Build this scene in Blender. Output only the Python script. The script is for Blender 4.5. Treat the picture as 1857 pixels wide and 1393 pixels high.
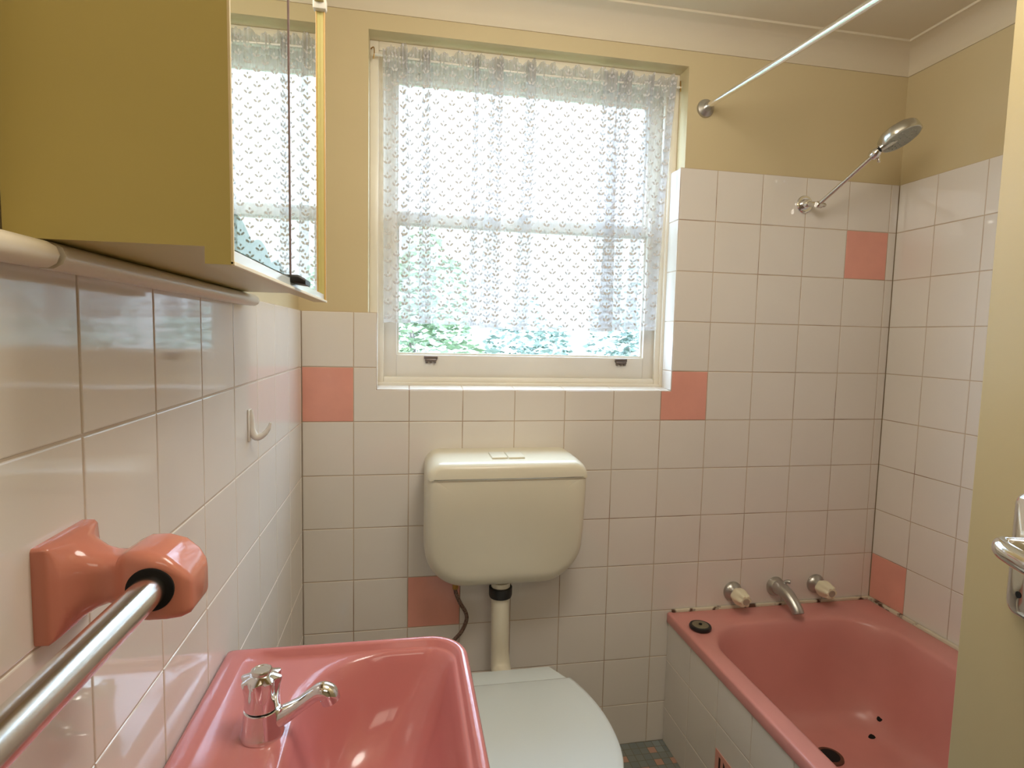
import bpy, bmesh, math, random
from mathutils import Vector, Matrix
for o in list(bpy.data.objects): bpy.data.objects.remove(o)
S = bpy.context.scene
COL = S.collection
R = random.Random(7)
PI = math.pi
# ---------------------------------------------------------------- camera
cam_d = bpy.data.cameras.new('camera'); cam = bpy.data.objects.new('camera', cam_d); COL.objects.link(cam)
cam_d.sensor_width = 36.0; cam_d.lens = 36.0*1043.907/1857.0; cam_d.clip_start = 0.02; cam_d.clip_end = 200
RX = Vector((0.98302124, -0.18208499, 0.02267797)); UP = Vector((-0.00721988, 0.08511293, 0.99634515)); FW = Vector((0.18334969, 0.97959218, -0.08235319))
M = Matrix((RX, UP, -FW)).transposed().to_4x4(); M.translation = Vector((0.27609, -1.64124, 1.29143)); cam.matrix_world = M
S.camera = cam
# ---------------------------------------------------------------- light
S.view_settings.view_transform = 'Standard'; S.view_settings.look = 'None'; S.view_settings.gamma = 1.0
S.view_settings.use_curve_mapping = False
S.view_settings.exposure = 0.0
W = bpy.data.worlds.new('world'); S.world = W; W.use_nodes = True
bg = W.node_tree.nodes['Background']; bg.inputs[0].default_value = (0.67, 0.88, 1.18, 1); bg.inputs[1].default_value = 13
sun_d = bpy.data.lights.new('sun', 'SUN'); sun = bpy.data.objects.new('sun', sun_d); COL.objects.link(sun)
sun_d.energy = 7.0; sun_d.angle = math.radians(1.5); sun_d.color = (1, 0.95, 0.85)
sun.rotation_euler = (math.radians(40), 0, math.radians(-25))     # shines from behind the house on to the garden
def area(name, loc, rot, sx, sy, energy, color=(1, 1, 1)):
    d = bpy.data.lights.new(name, 'AREA'); d.shape = 'RECTANGLE'; d.size = sx; d.size_y = sy; d.energy = energy; d.color = color
    o = bpy.data.objects.new(name, d); COL.objects.link(o); o.location = loc; o.rotation_euler = rot; return o
# added warm fill light in the hall, reaching the room through the doorway
area('hall_fill_light', (0.55, -2.5, 2.17), (0, 0, 0), 0.7, 0.7, 5, (1.0, 0.88, 0.7))
pl_d = bpy.data.lights.new('room_fill_light', 'POINT'); pl_o = bpy.data.objects.new('room_fill_light', pl_d); COL.objects.link(pl_o)  # added soft fill to lift walls and bath, not a fitting of the room
pl_d.energy = 18.5; pl_d.color = (1.0, 0.945, 0.86); pl_d.shadow_soft_size = 0.19; pl_o.location = (0.64, -1.02, 2.00)
p_ = area('window_portal', (0.64, 0.20, 1.63), (PI/2, 0, 0), 0.92, 0.98, 1); p_.data.cycles.is_portal = True
p_.rotation_euler = (-PI/2, 0, 0)

# ---------------------------------------------------------------- materials
def nt(name):
    m = bpy.data.materials.new(name); m.use_nodes = True; t = m.node_tree; return m, t, t.nodes['Principled BSDF']
def mixc(t, a, b, fac_socket):
    n = t.nodes.new('ShaderNodeMix'); n.data_type = 'RGBA'; n.inputs[6].default_value = (*a, 1) if not hasattr(a, 'links') else (0,0,0,1)
    if hasattr(a, 'links'): t.links.new(a, n.inputs[6])
    if hasattr(b, 'links'): t.links.new(b, n.inputs[7])
    else: n.inputs[7].default_value = (*b, 1)
    t.links.new(fac_socket, n.inputs[0]); return n.outputs[2]
def noise(t, scale, detail=3, coord='Object', vec=None, rough=0.5):
    tc = t.nodes.new('ShaderNodeTexCoord'); n = t.nodes.new('ShaderNodeTexNoise')
    n.inputs['Scale'].default_value = scale; n.inputs['Detail'].default_value = detail; n.inputs['Roughness'].default_value = rough
    t.links.new(vec if vec else tc.outputs[coord], n.inputs['Vector']); return n.outputs['Fac']
def ramp(t, sock, lo, hi):
    n = t.nodes.new('ShaderNodeMapRange'); n.inputs[1].default_value = lo; n.inputs[2].default_value = hi; n.clamp = True
    t.links.new(sock, n.inputs[0]); return n.outputs[0]
def bump(t, bs, sock, strength, dist):
    b = t.nodes.new('ShaderNodeBump'); b.inputs['Strength'].default_value = strength; b.inputs['Distance'].default_value = dist
    t.links.new(sock, b.inputs['Height']); t.links.new(b.outputs[0], bs.inputs['Normal'])
def simple(name, col, rough=0.5, metal=0.0, var=0.06, scale=6, bmp=None, spec=0.5, coat=0.0, col2=None, lo=0.3, hi=0.7):
    m, t, b = nt(name)
    c2 = col2 if col2 else tuple(c*(1-var) for c in col)
    t.links.new(mixc(t, col, c2, ramp(t, noise(t, scale), lo, hi)), b.inputs['Base Color'])
    b.inputs['Roughness'].default_value = rough; b.inputs['Metallic'].default_value = metal
    b.inputs['Specular IOR Level'].default_value = spec; b.inputs['Coat Weight'].default_value = coat
    b.inputs['Coat Roughness'].default_value = 0.03
    if bmp: bump(t, b, noise(t, bmp[0], 2), bmp[1], bmp[2])
    return m
CREAM = (0.66, 0.55, 0.33)
m_paint = simple('cream_wall_paint', CREAM, 0.55, var=0.05, scale=3, bmp=(60, 0.15, 0.001))
m_ceil = simple('ceiling_paint', (0.72, 0.64, 0.49), 0.6, var=0.04, scale=2)
m_trim = simple('white_gloss_paint', (0.86, 0.79, 0.66), 0.3, var=0.05, scale=8)
m_sash = simple('grey_white_sash_paint', (0.80, 0.75, 0.66), 0.35, var=0.05, scale=8)
m_cab = simple('cream_enamel', (0.60, 0.51, 0.19), 0.32, var=0.07, scale=3.5)
m_cabedge = simple('pale_cabinet_edge', (0.85, 0.74, 0.5), 0.35, var=0.05)
m_orange = simple('ochre_frame_side', (0.62, 0.38, 0.12), 0.4, var=0.1)
m_tile = simple('white_glazed_tile', (0.82, 0.77, 0.71), 0.06, var=0.05, scale=3, bmp=(14, 0.12, 0.0012), spec=0.6)
m_pinktile = simple('pink_glazed_tile', (0.85, 0.40, 0.32), 0.08, var=0.08, scale=12, bmp=(14, 0.1, 0.001), spec=0.5)
m_grout = simple('old_grout', (0.56, 0.44, 0.33), 0.85, scale=5, col2=(0.27, 0.15, 0.09), lo=0.52, hi=0.72)
m_grout_l = simple('pale_grout', (0.66, 0.56, 0.45), 0.85, scale=5, col2=(0.50, 0.38, 0.27), lo=0.45, hi=0.75)
m_seal = simple('white_sealant', (0.72, 0.66, 0.52), 0.6, scale=22, col2=(0.10, 0.05, 0.03), lo=0.54, hi=0.62)
m_basin = simple('pink_vitreous_china', (0.60, 0.215, 0.21), 0.13, var=0.05, scale=5, spec=0.5, coat=0.12)
m_bath = simple('pink_bath_enamel', (0.70, 0.30, 0.27), 0.28, var=0.10, scale=5, spec=0.4)
m_chrome = simple('chrome', (0.82, 0.82, 0.84), 0.07, metal=1.0, var=0.04)
m_bchrome = simple('brushed_chrome', (0.74, 0.72, 0.68), 0.2, metal=1.0, var=0.04)
m_dullchrome = simple('dull_grey_chrome', (0.50, 0.48, 0.45), 0.30, metal=0.8, var=0.15, scale=40)
m_plastic = simple('ivory_plastic', (0.80, 0.75, 0.60), 0.28, var=0.03)
m_lid = simple('white_seat_plastic', (0.74, 0.82, 0.85), 0.09, var=0.02)
m_white = simple('white_ceramic', (0.84, 0.82, 0.76), 0.08, var=0.02)
m_knob = simple('cream_tap_plastic', (0.85, 0.78, 0.58), 0.3, var=0.06)
m_black = simple('black_rubber', (0.012, 0.011, 0.011), 0.45, var=0.1)
m_plugtop = simple('plug_metal_face', (0.25, 0.22, 0.14), 0.4, metal=0.4, var=0.2, scale=80)
m_dark = simple('dark_hole', (0.006, 0.005, 0.005), 0.9, var=0.1)
m_braid = simple('braided_steel', (0.32, 0.23, 0.19), 0.4, metal=0.7, col2=(0.16, 0.09, 0.07), scale=300, lo=0.4, hi=0.6)
m_brass = simple('brass', (0.50, 0.30, 0.09), 0.35, metal=0.9, var=0.1)
m_dirt = simple('rust_brown_dirt', (0.05, 0.012, 0.008), 0.8, var=0.3)
m_lift = simple('bronze_sash_lift', (0.22, 0.18, 0.16), 0.4, metal=0.6, var=0.1)
m_exgrass = simple('lawn', (0.06, 0.10, 0.03), 0.9, scale=3, col2=(0.09, 0.11, 0.05))
m_leaf1 = simple('hedge_leaf', (0.13, 0.20, 0.09), 0.6, scale=9, col2=(0.26, 0.30, 0.20))
m_leaf2 = simple('grey_green_leaf', (0.12, 0.17, 0.13), 0.6, scale=9, col2=(0.24, 0.28, 0.25))
m_fence = simple('pale_fence', (0.30, 0.27, 0.24), 0.8, var=0.1)

def mirror_mat():
    m, t, b = nt('mirror_silver'); b.inputs['Metallic'].default_value = 1; b.inputs['Roughness'].default_value = 0.0
    g = t.nodes.new('ShaderNodeNewGeometry'); s = t.nodes.new('ShaderNodeSeparateXYZ'); t.links.new(g.outputs['Position'], s.inputs[0])
    # darker green band climbing from the lower rail of the near mirror: scalloped edge
    def mth(op, a, c=None):
        n = t.nodes.new('ShaderNodeMath'); n.operation = op
        for i, v in enumerate((a, c)):
            if v is None: continue
            if isinstance(v, (int, float)): n.inputs[i].default_value = v
            else: t.links.new(v, n.inputs[i])
        return n.outputs[0]
    u = mth('SUBTRACT', -0.945, s.outputs[1])                  # >0 toward the viewer
    wv = mth('MULTIPLY', mth('ABSOLUTE', mth('SINE', mth('MULTIPLY', u, 42.0))), 0.010)
    edge = mth('ADD', mth('MULTIPLY', mth('POWER', mth('MAXIMUM', u, 0.0), 0.8), 0.095), wv)
    top = mth('ADD', edge, 1.348)
    f = mth('LESS_THAN', s.outputs[2], top); f = mth('MULTIPLY', f, mth('GREATER_THAN', u, 0.0))
    t.links.new(mixc(t, (0.90, 0.93, 0.88), (0.17, 0.23, 0.16), f), b.inputs['Base Color'])
    return m
m_mirror = mirror_mat()

def glass_mat():
    m = bpy.data.materials.new('window_glass'); m.use_nodes = True; t = m.node_tree; t.nodes.clear()
    o = t.nodes.new('ShaderNodeOutputMaterial'); tr = t.nodes.new('ShaderNodeBsdfTransparent'); gl = t.nodes.new('ShaderNodeBsdfGlossy')
    gl.inputs['Roughness'].default_value = 0.02; tr.inputs[0].default_value = (0.96, 0.98, 0.97, 1)
    fr = t.nodes.new('ShaderNodeFresnel'); fr.inputs[0].default_value = 1.45; mx = t.nodes.new('ShaderNodeMixShader')
    ge = t.nodes.new('ShaderNodeNewGeometry'); iv = t.nodes.new('ShaderNodeMath'); iv.operation = 'SUBTRACT'; iv.inputs[0].default_value = 1.0; t.links.new(ge.outputs['Backfacing'], iv.inputs[1])
    mu = t.nodes.new('ShaderNodeMath'); mu.operation = 'MULTIPLY'; t.links.new(fr.outputs[0], mu.inputs[0]); t.links.new(iv.outputs[0], mu.inputs[1]); t.links.new(mu.outputs[0], mx.inputs[0]); t.links.new(tr.outputs[0], mx.inputs[1]); t.links.new(gl.outputs[0], mx.inputs[2]); t.links.new(mx.outputs[0], o.inputs[0])
    return m
m_glass = glass_mat()

def lace_mat():
    m = bpy.data.materials.new('lace_voile'); m.use_nodes = True; t = m.node_tree; t.nodes.clear()
    def mth(op, a, c=None, d=None):
        n = t.nodes.new('ShaderNodeMath'); n.operation = op
        for i, v in enumerate((a, c, d)):
            if v is None: continue
            if isinstance(v, (int, float)): n.inputs[i].default_value = v
            else: t.links.new(v, n.inputs[i])
        return n.outputs[0]
    uv = t.nodes.new('ShaderNodeUVMap'); uv.uv_map = 'cloth'; s = t.nodes.new('ShaderNodeSeparateXYZ'); t.links.new(uv.outputs[0], s.inputs[0])
    u, v = s.outputs[0], s.outputs[1]
    CW, CH = 0.0255, 0.039
    uc = mth('DIVIDE', u, CW); par = mth('MODULO', mth('FLOOR', uc), 2.0)
    a = mth('MULTIPLY', mth('SUBTRACT', mth('FRACT', uc), 0.5), CW)
    vv = mth('ADD', mth('DIVIDE', v, CH), mth('MULTIPLY', par, 0.5))
    b = mth('MULTIPLY', mth('SUBTRACT', mth('FRACT', vv), 0.5), CH)
    aa = mth('SUBTRACT', mth('ABSOLUTE', a), 0.0058); bb = mth('ADD', b, 0.0035)
    c_, s_ = math.cos(math.radians(38)), math.sin(math.radians(38))
    p = mth('ADD', mth('MULTIPLY', aa, c_), mth('MULTIPLY', bb, s_)); q = mth('SUBTRACT', mth('MULTIPLY', bb, c_), mth('MULTIPLY', aa, s_))
    leaf = mth('LESS_THAN', mth('ADD', mth('POWER', mth('ABSOLUTE', mth('DIVIDE', p, 0.0062)), 2.0), mth('POWER', mth('ABSOLUTE', mth('DIVIDE', q, 0.0031)), 2.0)), 1.0)
    bud = mth('LESS_THAN', mth('ADD', mth('POWER', mth('ABSOLUTE', mth('DIVIDE', a, 0.0026)), 2.0), mth('POWER', mth('ABSOLUTE', mth('DIVIDE', mth('SUBTRACT', b, 0.0055), 0.0036)), 2.0)), 1.0)
    spr = mth('MAXIMUM', leaf, bud)
    hem = mth('LESS_THAN', v, 0.010); head = mth('GREATER_THAN', v, 0.700)
    dense = mth('MAXIMUM', hem, head)
    al = mth('ADD', 0.33, mth('MULTIPLY', spr, 0.66)); al = mth('MAXIMUM', al, mth('MULTIPLY', dense, 0.60))
    o = t.nodes.new('ShaderNodeOutputMaterial'); tr = t.nodes.new('ShaderNodeBsdfTransparent'); df = t.nodes.new('ShaderNodeBsdfDiffuse'); tl = t.nodes.new('ShaderNodeBsdfTranslucent')
    for n in (df, tl): n.inputs[0].default_value = (0.71, 0.70, 0.71, 1)
    m1 = t.nodes.new('ShaderNodeMixShader'); t.links.new(mth('SUBTRACT', 0.34, mth('MULTIPLY', spr, 0.29)), m1.inputs[0]); t.links.new(df.outputs[0], m1.inputs[1]); t.links.new(tl.outputs[0], m1.inputs[2])
    m2 = t.nodes.new('ShaderNodeMixShader'); t.links.new(al, m2.inputs[0]); t.links.new(tr.outputs[0], m2.inputs[1]); t.links.new(m1.outputs[0], m2.inputs[2]); t.links.new(m2.outputs[0], o.inputs[0])
    return m
m_lace = lace_mat()

def mosaic_mat():
    m, t, b = nt('floor_mosaic'); tc = t.nodes.new('ShaderNodeTexCoord')
    br = t.nodes.new('ShaderNodeTexBrick'); br.offset = 0.0; br.inputs['Scale'].default_value = 1.0
    br.inputs['Brick Width'].default_value = 0.026; br.inputs['Row Height'].default_value = 0.026; br.inputs['Mortar Size'].default_value = 0.0011
    br.inputs['Color1'].default_value = (0, 0, 0, 1); br.inputs['Color2'].default_value = (1, 1, 1, 1); br.inputs['Bias'].default_value = 0
    t.links.new(tc.outputs['Object'], br.inputs['Vector'])
    cr = t.nodes.new('ShaderNodeValToRGB'); cr.color_ramp.interpolation = 'CONSTANT'
    e = cr.color_ramp.elements; e[0].color = (0.22, 0.24, 0.22, 1); e[1].position = 0.45; e[1].color = (0.27, 0.30, 0.29, 1)
    x = e.new(0.7); x.color = (0.20, 0.22, 0.21, 1); x = e.new(0.86); x.color = (0.52, 0.30, 0.22, 1)
    t.links.new(br.outputs['Color'], cr.inputs[0]); t.links.new(mixc(t, cr.outputs[0], (0.17, 0.15, 0.12), br.outputs['Fac']), b.inputs['Base Color'])
    b.inputs['Roughness'].default_value = 0.45; return m
m_floor = mosaic_mat()

# ---------------------------------------------------------------- mesh helpers
def finish(name, bm, mats, parent=None, smooth=None, uvs=None):
    bmesh.ops.recalc_face_normals(bm, faces=bm.faces[:])
    if smooth is not None:
        for f in bm.faces: f.smooth = True
        lim = math.radians(smooth)
        for e in bm.edges:
            if len(e.link_faces) == 2 and e.calc_face_angle(0) > lim: e.smooth = False
    me = bpy.data.meshes.new(name); bm.to_mesh(me); bm.free()
    for m in (mats if isinstance(mats, (list, tuple)) else [mats]): me.materials.append(m)
    o = bpy.data.objects.new(name, me); COL.objects.link(o)
    if parent: o.parent = parent; o.matrix_parent_inverse = parent.matrix_world.inverted()
    return o
def empty(name, loc=(0, 0, 0)):
    o = bpy.data.objects.new(name, None); COL.objects.link(o); o.location = loc; o.empty_display_size = 0.05
    o.matrix_world = Matrix.Translation(loc); return o
def tag(o, label, cat, group=None, kind=None):
    o['label'] = label; o['category'] = cat
    if group: o['group'] = group
    if kind: o['kind'] = kind
    return o
def struct(o, label=None):
    o['kind'] = 'structure'
    if label: o['label'] = label
    return o
def box(bm, x0, x1, y0, y1, z0, z1, bev=0.0, seg=2, mat=0, mtx=None):
    vs = [bm.verts.new((x, y, z)) for x in (x0, x1) for y in (y0, y1) for z in (z0, z1)]
    fs = [bm.faces.new([vs[i] for i in f]) for f in ((0, 1, 3, 2), (4, 6, 7, 5), (0, 4, 5, 1), (2, 3, 7, 6), (0, 2, 6, 4), (1, 5, 7, 3))]
    for f in fs: f.material_index = mat
    geo = set(vs)
    if bev:
        es = list({e for f in fs for e in f.edges})
        r = bmesh.ops.bevel(bm, geom=es, offset=bev, segments=seg, affect='EDGES', profile=0.5)
        geo = set(r['verts']) | {v for v in vs if v.is_valid}
        for f in r['faces']: f.material_index = mat
    if mtx is not None: bmesh.ops.transform(bm, matrix=mtx, verts=list(geo))
def loft(bm, loops, cap0=True, cap1=True, mat=0, closed=True):
    rows = [[bm.verts.new(p) for p in L] for L in loops]
    n = len(rows[0])
    for a, b in zip(rows, rows[1:]):
        for i in range(n if closed else n-1):
            j = (i+1) % n
            try: bm.faces.new((a[i], a[j], b[j], b[i])).material_index = mat
            except ValueError: pass
    if cap0: bm.faces.new(rows[0][::-1]).material_index = mat
    if cap1: bm.faces.new(rows[-1]).material_index = mat
    return rows
def basis(d):
    d = Vector(d).normalized(); a = Vector((0, 0, 1)) if abs(d.z) < 0.9 else Vector((1, 0, 0))
    u = d.cross(a).normalized(); return u, d.cross(u).normalized(), d
def lathe(bm, c, axis, prof, n=32, mat=0, flute=None, cap0=True, cap1=True):
    u, v, d = basis(axis); c = Vector(c); L = []
    for h, r in prof:
        row = []
        for i in range(n):
            th = 2*PI*i/n; rr = r*(flute(th, h) if flute else 1)
            row.append(c + d*h + u*math.cos(th)*rr + v*math.sin(th)*rr)
        L.append(row)
    loft(bm, L, cap0, cap1, mat)
def catmull(pts, n=8):
    P = [Vector(p) for p in pts]; P = [P[0]*2-P[1]] + P + [P[-1]*2-P[-2]]; out = []
    for i in range(1, len(P)-2):
        for k in range(n):
            t = k/n; a, b, c, d = P[i-1], P[i], P[i+1], P[i+2]
            out.append(0.5*((2*b)+(c-a)*t+(2*a-5*b+4*c-d)*t*t+(3*b-a-3*c+d)*t**3))
    out.append(P[-2]); return out
def tube(bm, pts, r, n=16, sm=8, mat=0, flat=1.0):
    pp = catmull(pts, sm) if sm > 1 else [Vector(p) for p in pts]
    rs = r if isinstance(r, (list, tuple)) else [r]*len(pts)
    L = []; u = None; m = len(pp)
    for k, p in enumerate(pp):
        d = (pp[min(k+1, m-1)]-pp[max(k-1, 0)]).normalized()
        if u is None: u, v, _ = basis(d)
        u = (u - d*u.dot(d)).normalized(); v = d.cross(u)
        f = k/(m-1)*(len(rs)-1); i = min(int(f), len(rs)-2); rr = rs[i]+(rs[i+1]-rs[i])*(f-i)
        L.append([p + u*math.cos(2*PI*i/n)*rr + v*math.sin(2*PI*i/n)*rr*flat for i in range(n)])
    loft(bm, L, True, True, mat)
def rrect(x0, x1, y0, y1, r, na=10, ns=6):
    # r: radii at (x0,y0),(x1,y0),(x1,y1),(x0,y1); same point count for any values
    if not isinstance(r, (list, tuple)): r = [r]*4
    C = [(x0+r[0], y0+r[0], PI, r[0]), (x1-r[1], y0+r[1], 1.5*PI, r[1]), (x1-r[2], y1-r[2], 0, r[2]), (x0+r[3], y1-r[3], 0.5*PI, r[3])]
    out = []
    for k, (cx, cy, a0, rr) in enumerate(C):
        arc = [(cx+rr*math.cos(a0+PI/2*i/na), cy+rr*math.sin(a0+PI/2*i/na)) for i in range(na+1)]
        out += arc
        nx = C[(k+1) % 4]; q = (nx[0]+nx[3]*math.cos(nx[2]), nx[1]+nx[3]*math.sin(nx[2])); p = arc[-1]
        out += [(p[0]+(q[0]-p[0])*i/ns, p[1]+(q[1]-p[1])*i/ns) for i in range(1, ns)]
    return out
def plate(bm, poly, O, U, V, N, h0, h1, bev=0.002, mat=0):
    """prism of a 2-D polygon between heights h0,h1 along N with a small bevel at h1"""
    cx = sum(p[0] for p in poly)/len(poly); cy = sum(p[1] for p in poly)/len(poly)
    P = lambda p, h: O+U*p[0]+V*p[1]+N*h
    def ins(d):
        out = []; n = len(poly)
        for i in range(n):
            a, b, c = poly[i-1], poly[i], poly[(i+1) % n]
            e1 = Vector((b[0]-a[0], b[1]-a[1])); e2 = Vector((c[0]-b[0], c[1]-b[1]))
            if e1.length < 1e-9 or e2.length < 1e-9: out.append(b); continue
            e1.normalize(); e2.normalize(); n1 = Vector((-e1.y, e1.x)); n2 = Vector((-e2.y, e2.x)); k = 1+n1.dot(n2)
            m = (n1+n2)/max(k, 0.3); out.append((b[0]+m.x*d, b[1]+m.y*d))
        return out
    loft(bm, [[P(p, h0) for p in poly], [P(p, h1-bev) for p in poly], [P(p, h1-bev*0.3) for p in ins(bev*0.3)], [P(p, h1) for p in ins(bev)]], True, True, mat)

# ---------------------------------------------------------------- tiled surfaces
def cells(ul, vl, hole=None, vmax=None):
    for i in range(len(ul)-1):
        for j in range(len(vl)-1):
            u0, u1, v0, v1 = ul[i], ul[i+1], vl[j], vl[j+1]
            if vmax: v1 = min(v1, vmax((u0+u1)/2))
            if v1-v0 < 0.004 or u1-u0 < 0.004: continue
            poly = [(u0, v0), (u1, v0), (u1, v1), (u0, v1)]
            if hole:
                a, b, c, d = hole
                if u1 > a+1e-4 and u0 < b-1e-4 and v1 > c+1e-4 and v0 < d-1e-4:
                    inl, inr, inb, intp = u0 >= a-1e-4, u1 <= b+1e-4, v0 >= c-1e-4, v1 <= d+1e-4
                    if inl and inr and inb: continue
                    if inl and inr: poly = [(u0, v0), (u1, v0), (u1, c), (u0, c)]
                    elif inb and inr: poly = [(u0, v0), (a, v0), (a, v1), (u0, v1)]
                    elif inb and inl: poly = [(b, v0), (u1, v0), (u1, v1), (b, v1)]
                    elif inr: poly = [(u0, v0), (u1, v0), (u1, c), (a, c), (a, v1), (u0, v1)]
                    elif inl: poly = [(u0, v0), (u1, v0), (u1, v1), (b, v1), (b, c), (u0, c)]
            yield i, j, poly
def tiles(name, O, U, V, ul, vl, parent, pink=(), hole=None, vmax=None, thick=0.008, grout=None, g=0.0022, tilt=0.0014, flip=1):
    O, U, V = Vector(O), Vector(U), Vector(V); N = U.cross(V)*flip; bm = bmesh.new(); rr = random.Random(name)
    for i, j, poly in cells(ul, vl, hole, vmax):
        cx = sum(p[0] for p in poly)/len(poly); cy = sum(p[1] for p in poly)/len(poly)
        # grout bed
        loft(bm, [[O+U*p[0]+V*p[1]-N*thick for p in poly], [O+U*p[0]+V*p[1]-N*0.0012 for p in poly]], True, True, 2)
        if rr.random() < 2:
            ta, tb = rr.uniform(-tilt, tilt), rr.uniform(-tilt, tilt)
            def ins(d):
                out = []; n = len(poly)
                for k in range(n):
                    a, b, c = poly[k-1], poly[k], poly[(k+1) % n]
                    e1 = Vector((b[0]-a[0], b[1]-a[1])).normalized(); e2 = Vector((c[0]-b[0], c[1]-b[1])).normalized()
                    m = Vector((-e1.y, e1.x))+Vector((-e2.y, e2.x)); out.append((b[0]+m.x*d, b[1]+m.y*d))
                return out
            mi = 1 if (i, j) in pink else 0
            H = lambda p, h: O+U*p[0]+V*p[1]+N*(h+(p[0]-cx)*ta+(p[1]-cy)*tb)
            loft(bm, [[H(p, -0.003) for p in ins(g/2)], [H(p, -0.0011) for p in ins(g/2)], [H(p, -0.0003) for p in ins(g/2+0.0005)], [H(p, 0) for p in ins(g/2+0.0016)]], False, True, mi)
    bmesh.ops.recalc_face_normals(bm, faces=bm.faces[:])
    for f in bm.faces: f.smooth = False
    return finish(name, bm, [m_tile, m_pinktile, grout or m_grout], parent)
T = 0.152; X0 = 0.137; ZG = 1.1965; RW = 1.838; HC = 2.212; YF = -1.76
vl = [0.0] + [ZG-T*k for k in range(7, -1, -1)] + [ZG+T*k for k in range(1, 5)]     # 0,.1325,...,1.1965(8),...1.8045
ulb = [0.0] + [X0+T*k for k in range(0, 12)] + [RW]

# ---------------------------------------------------------------- room shell
PW = 0.008    # paint lies this far behind the tile face
# back wall with window opening
bm = bmesh.new()
for a in ((-0.15, 0.175, -0.6, 2.4), (1.096, RW+0.15, -0.6, 2.4), (0.175, 1.096, -0.6, 1.125), (0.175, 1.096, 2.098, 2.4)):
    box(bm, a[0], a[1], PW, 0.17, a[2], a[3])
bmesh.ops.remove_doubles(bm, verts=bm.verts[:], dist=1e-5)
wall_back = struct(finish('wall_back', bm, m_paint))
pinkb = {(0, 7), (7, 7), (11, 10), (2, 3)}
tiles('tiles', (0, 0, 0), (1, 0, 0), (0, 0, 1), ulb, vl, wall_back, pink=pinkb, hole=(0.199, 1.081, 1.135, 5), vmax=lambda u: 1.349 if u < 0.64 else 1.8045)
# tile lining of the window opening
tiles('sill_tiles', (0.199, 0.0016, 1.1362), (1, 0, 0), (0, 1, 0.10), [0.0] + [X0+T*k-0.199 for k in range(1, 7)] + [0.882], [0.0, 0.064], wall_back, thick=0.010, tilt=0)
tiles('jamb_tiles', (1.0797, 0.0016, 0), (0, 1, 0), (0, 0, 1), [0.0, 0.064], [1.137] + [ZG+T*k for k in range(0, 5)], wall_back, thick=0.015, flip=-1, tilt=0)
tiles('jamb_tiles', (0.2003, 0.0016, 0), (0, 1, 0), (0, 0, 1), [0.0, 0.064], [1.137, ZG, 1.349], wall_back, thick=0.024, tilt=0)
# left wall
bm = bmesh.new(); box(bm, -0.15, -PW, YF, 0.02, -0.02, 2.4); wall_left = struct(finish('wall_left', bm, m_paint))
yl = [0.0, 0.02] + [0.02+T*k for k in range(1, 12)] + [1.76]
tiles('tiles', (0, 0, 0), (0, -1, 0), (0, 0, 1), yl, vl[:-4]+[1.349], wall_left, pink={(2, 2)}, grout=m_grout_l, tilt=0.0022, flip=-1)
# right wall
bm = bmesh.new(); box(bm, RW+PW, RW+0.15, YF, 0.02, -0.02, 2.4); wall_right = struct(finish('wall_right', bm, m_paint))
tiles('tiles', (RW, 0, 0), (0, -1, 0), (0, 0, 1), [0.0, 0.137] + [0.137+T*k for k in range(1, 11)] + [1.76], vl, wall_right, pink={(0, 3)})
# front wall with the doorway, and the hall beyond it
bm = bmesh.new()
DX0, DX1 = 0.06, 0.86
for a in ((-1.0, DX0, -0.02, 2.4), (DX1, 2.0, -0.02, 2.4), (DX0, DX1, 2.05, 2.4)):
    box(bm, a[0], a[1], YF-0.10, YF, a[2], a[3])
struct(finish('wall_front', bm, m_paint))
bm = bmesh.new()
box(bm, -1.0, -0.9, -3.6, YF-0.1, -0.02, 2.4); box(bm, 1.9, 2.0, -3.6, YF-0.1, -0.02, 2.4)
box(bm, -1.0, 2.0, -3.7, -3.6, -0.02, 2.4)
struct(finish('wall_hall', bm, m_paint))
bm = bmesh.new(); box(bm, -1.0, 2.0, -3.7, YF, -0.08, 0.0); box(bm, 0, RW, YF, 0.0, -0.08, 0.0)
bmesh.ops.remove_doubles(bm, verts=bm.verts[:], dist=1e-6)
struct(finish('floor', bm, m_floor))
bm = bmesh.new(); box(bm, -1.0, 2.05, -3.7, 0.17, HC, HC+0.12); box(bm, -1.0, 2.05, 0.17, 0.35, HC+0.05, HC+0.12)
struct(finish('ceiling', bm, m_ceil))
# cove cornice: swept along back, left and right walls
bm = bmesh.new(); Z0c = 2.141; E_ = 0.078
prof = [(0, Z0c), (0.004, Z0c), (0.005, Z0c+0.005)] + [(E_*(1-math.cos(a))*0.94+0.004, Z0c+0.006+(HC-Z0c-0.012)*math.sin(a)) for a in [PI/2*k/8 for k in range(1, 9)]] + [(E_, HC-0.005), (E_, HC), (0, HC)]
def corn(d, z):
    x0, x1, y1 = -PW+d, RW+PW-d, PW-d
    return [Vector((x0, YF, z)), Vector((x0, y1, z)), Vector((x1, y1, z)), Vector((x1, YF, z))]
cols = [corn(d, z) for d, z in prof]
for k in range(len(cols)):
    a, b = cols[k], cols[(k+1) % len(cols)]
    for s in range(3): bm.faces.new([bm.verts.new(p) for p in (a[s], a[s+1], b[s+1], b[s])])
bmesh.ops.remove_doubles(bm, verts=bm.verts[:], dist=1e-6)
struct(finish('trim_1', bm, m_ceil, smooth=30))

# ---------------------------------------------------------------- window
win = empty('window_1', (0.635, 0.10, 1.14)); struct(win, 'white painted timber sash window with two panes')
WX0, WX1, WZ0, WZ1 = 0.175, 1.096, 1.125, 2.098
bm = bmesh.new()
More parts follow.
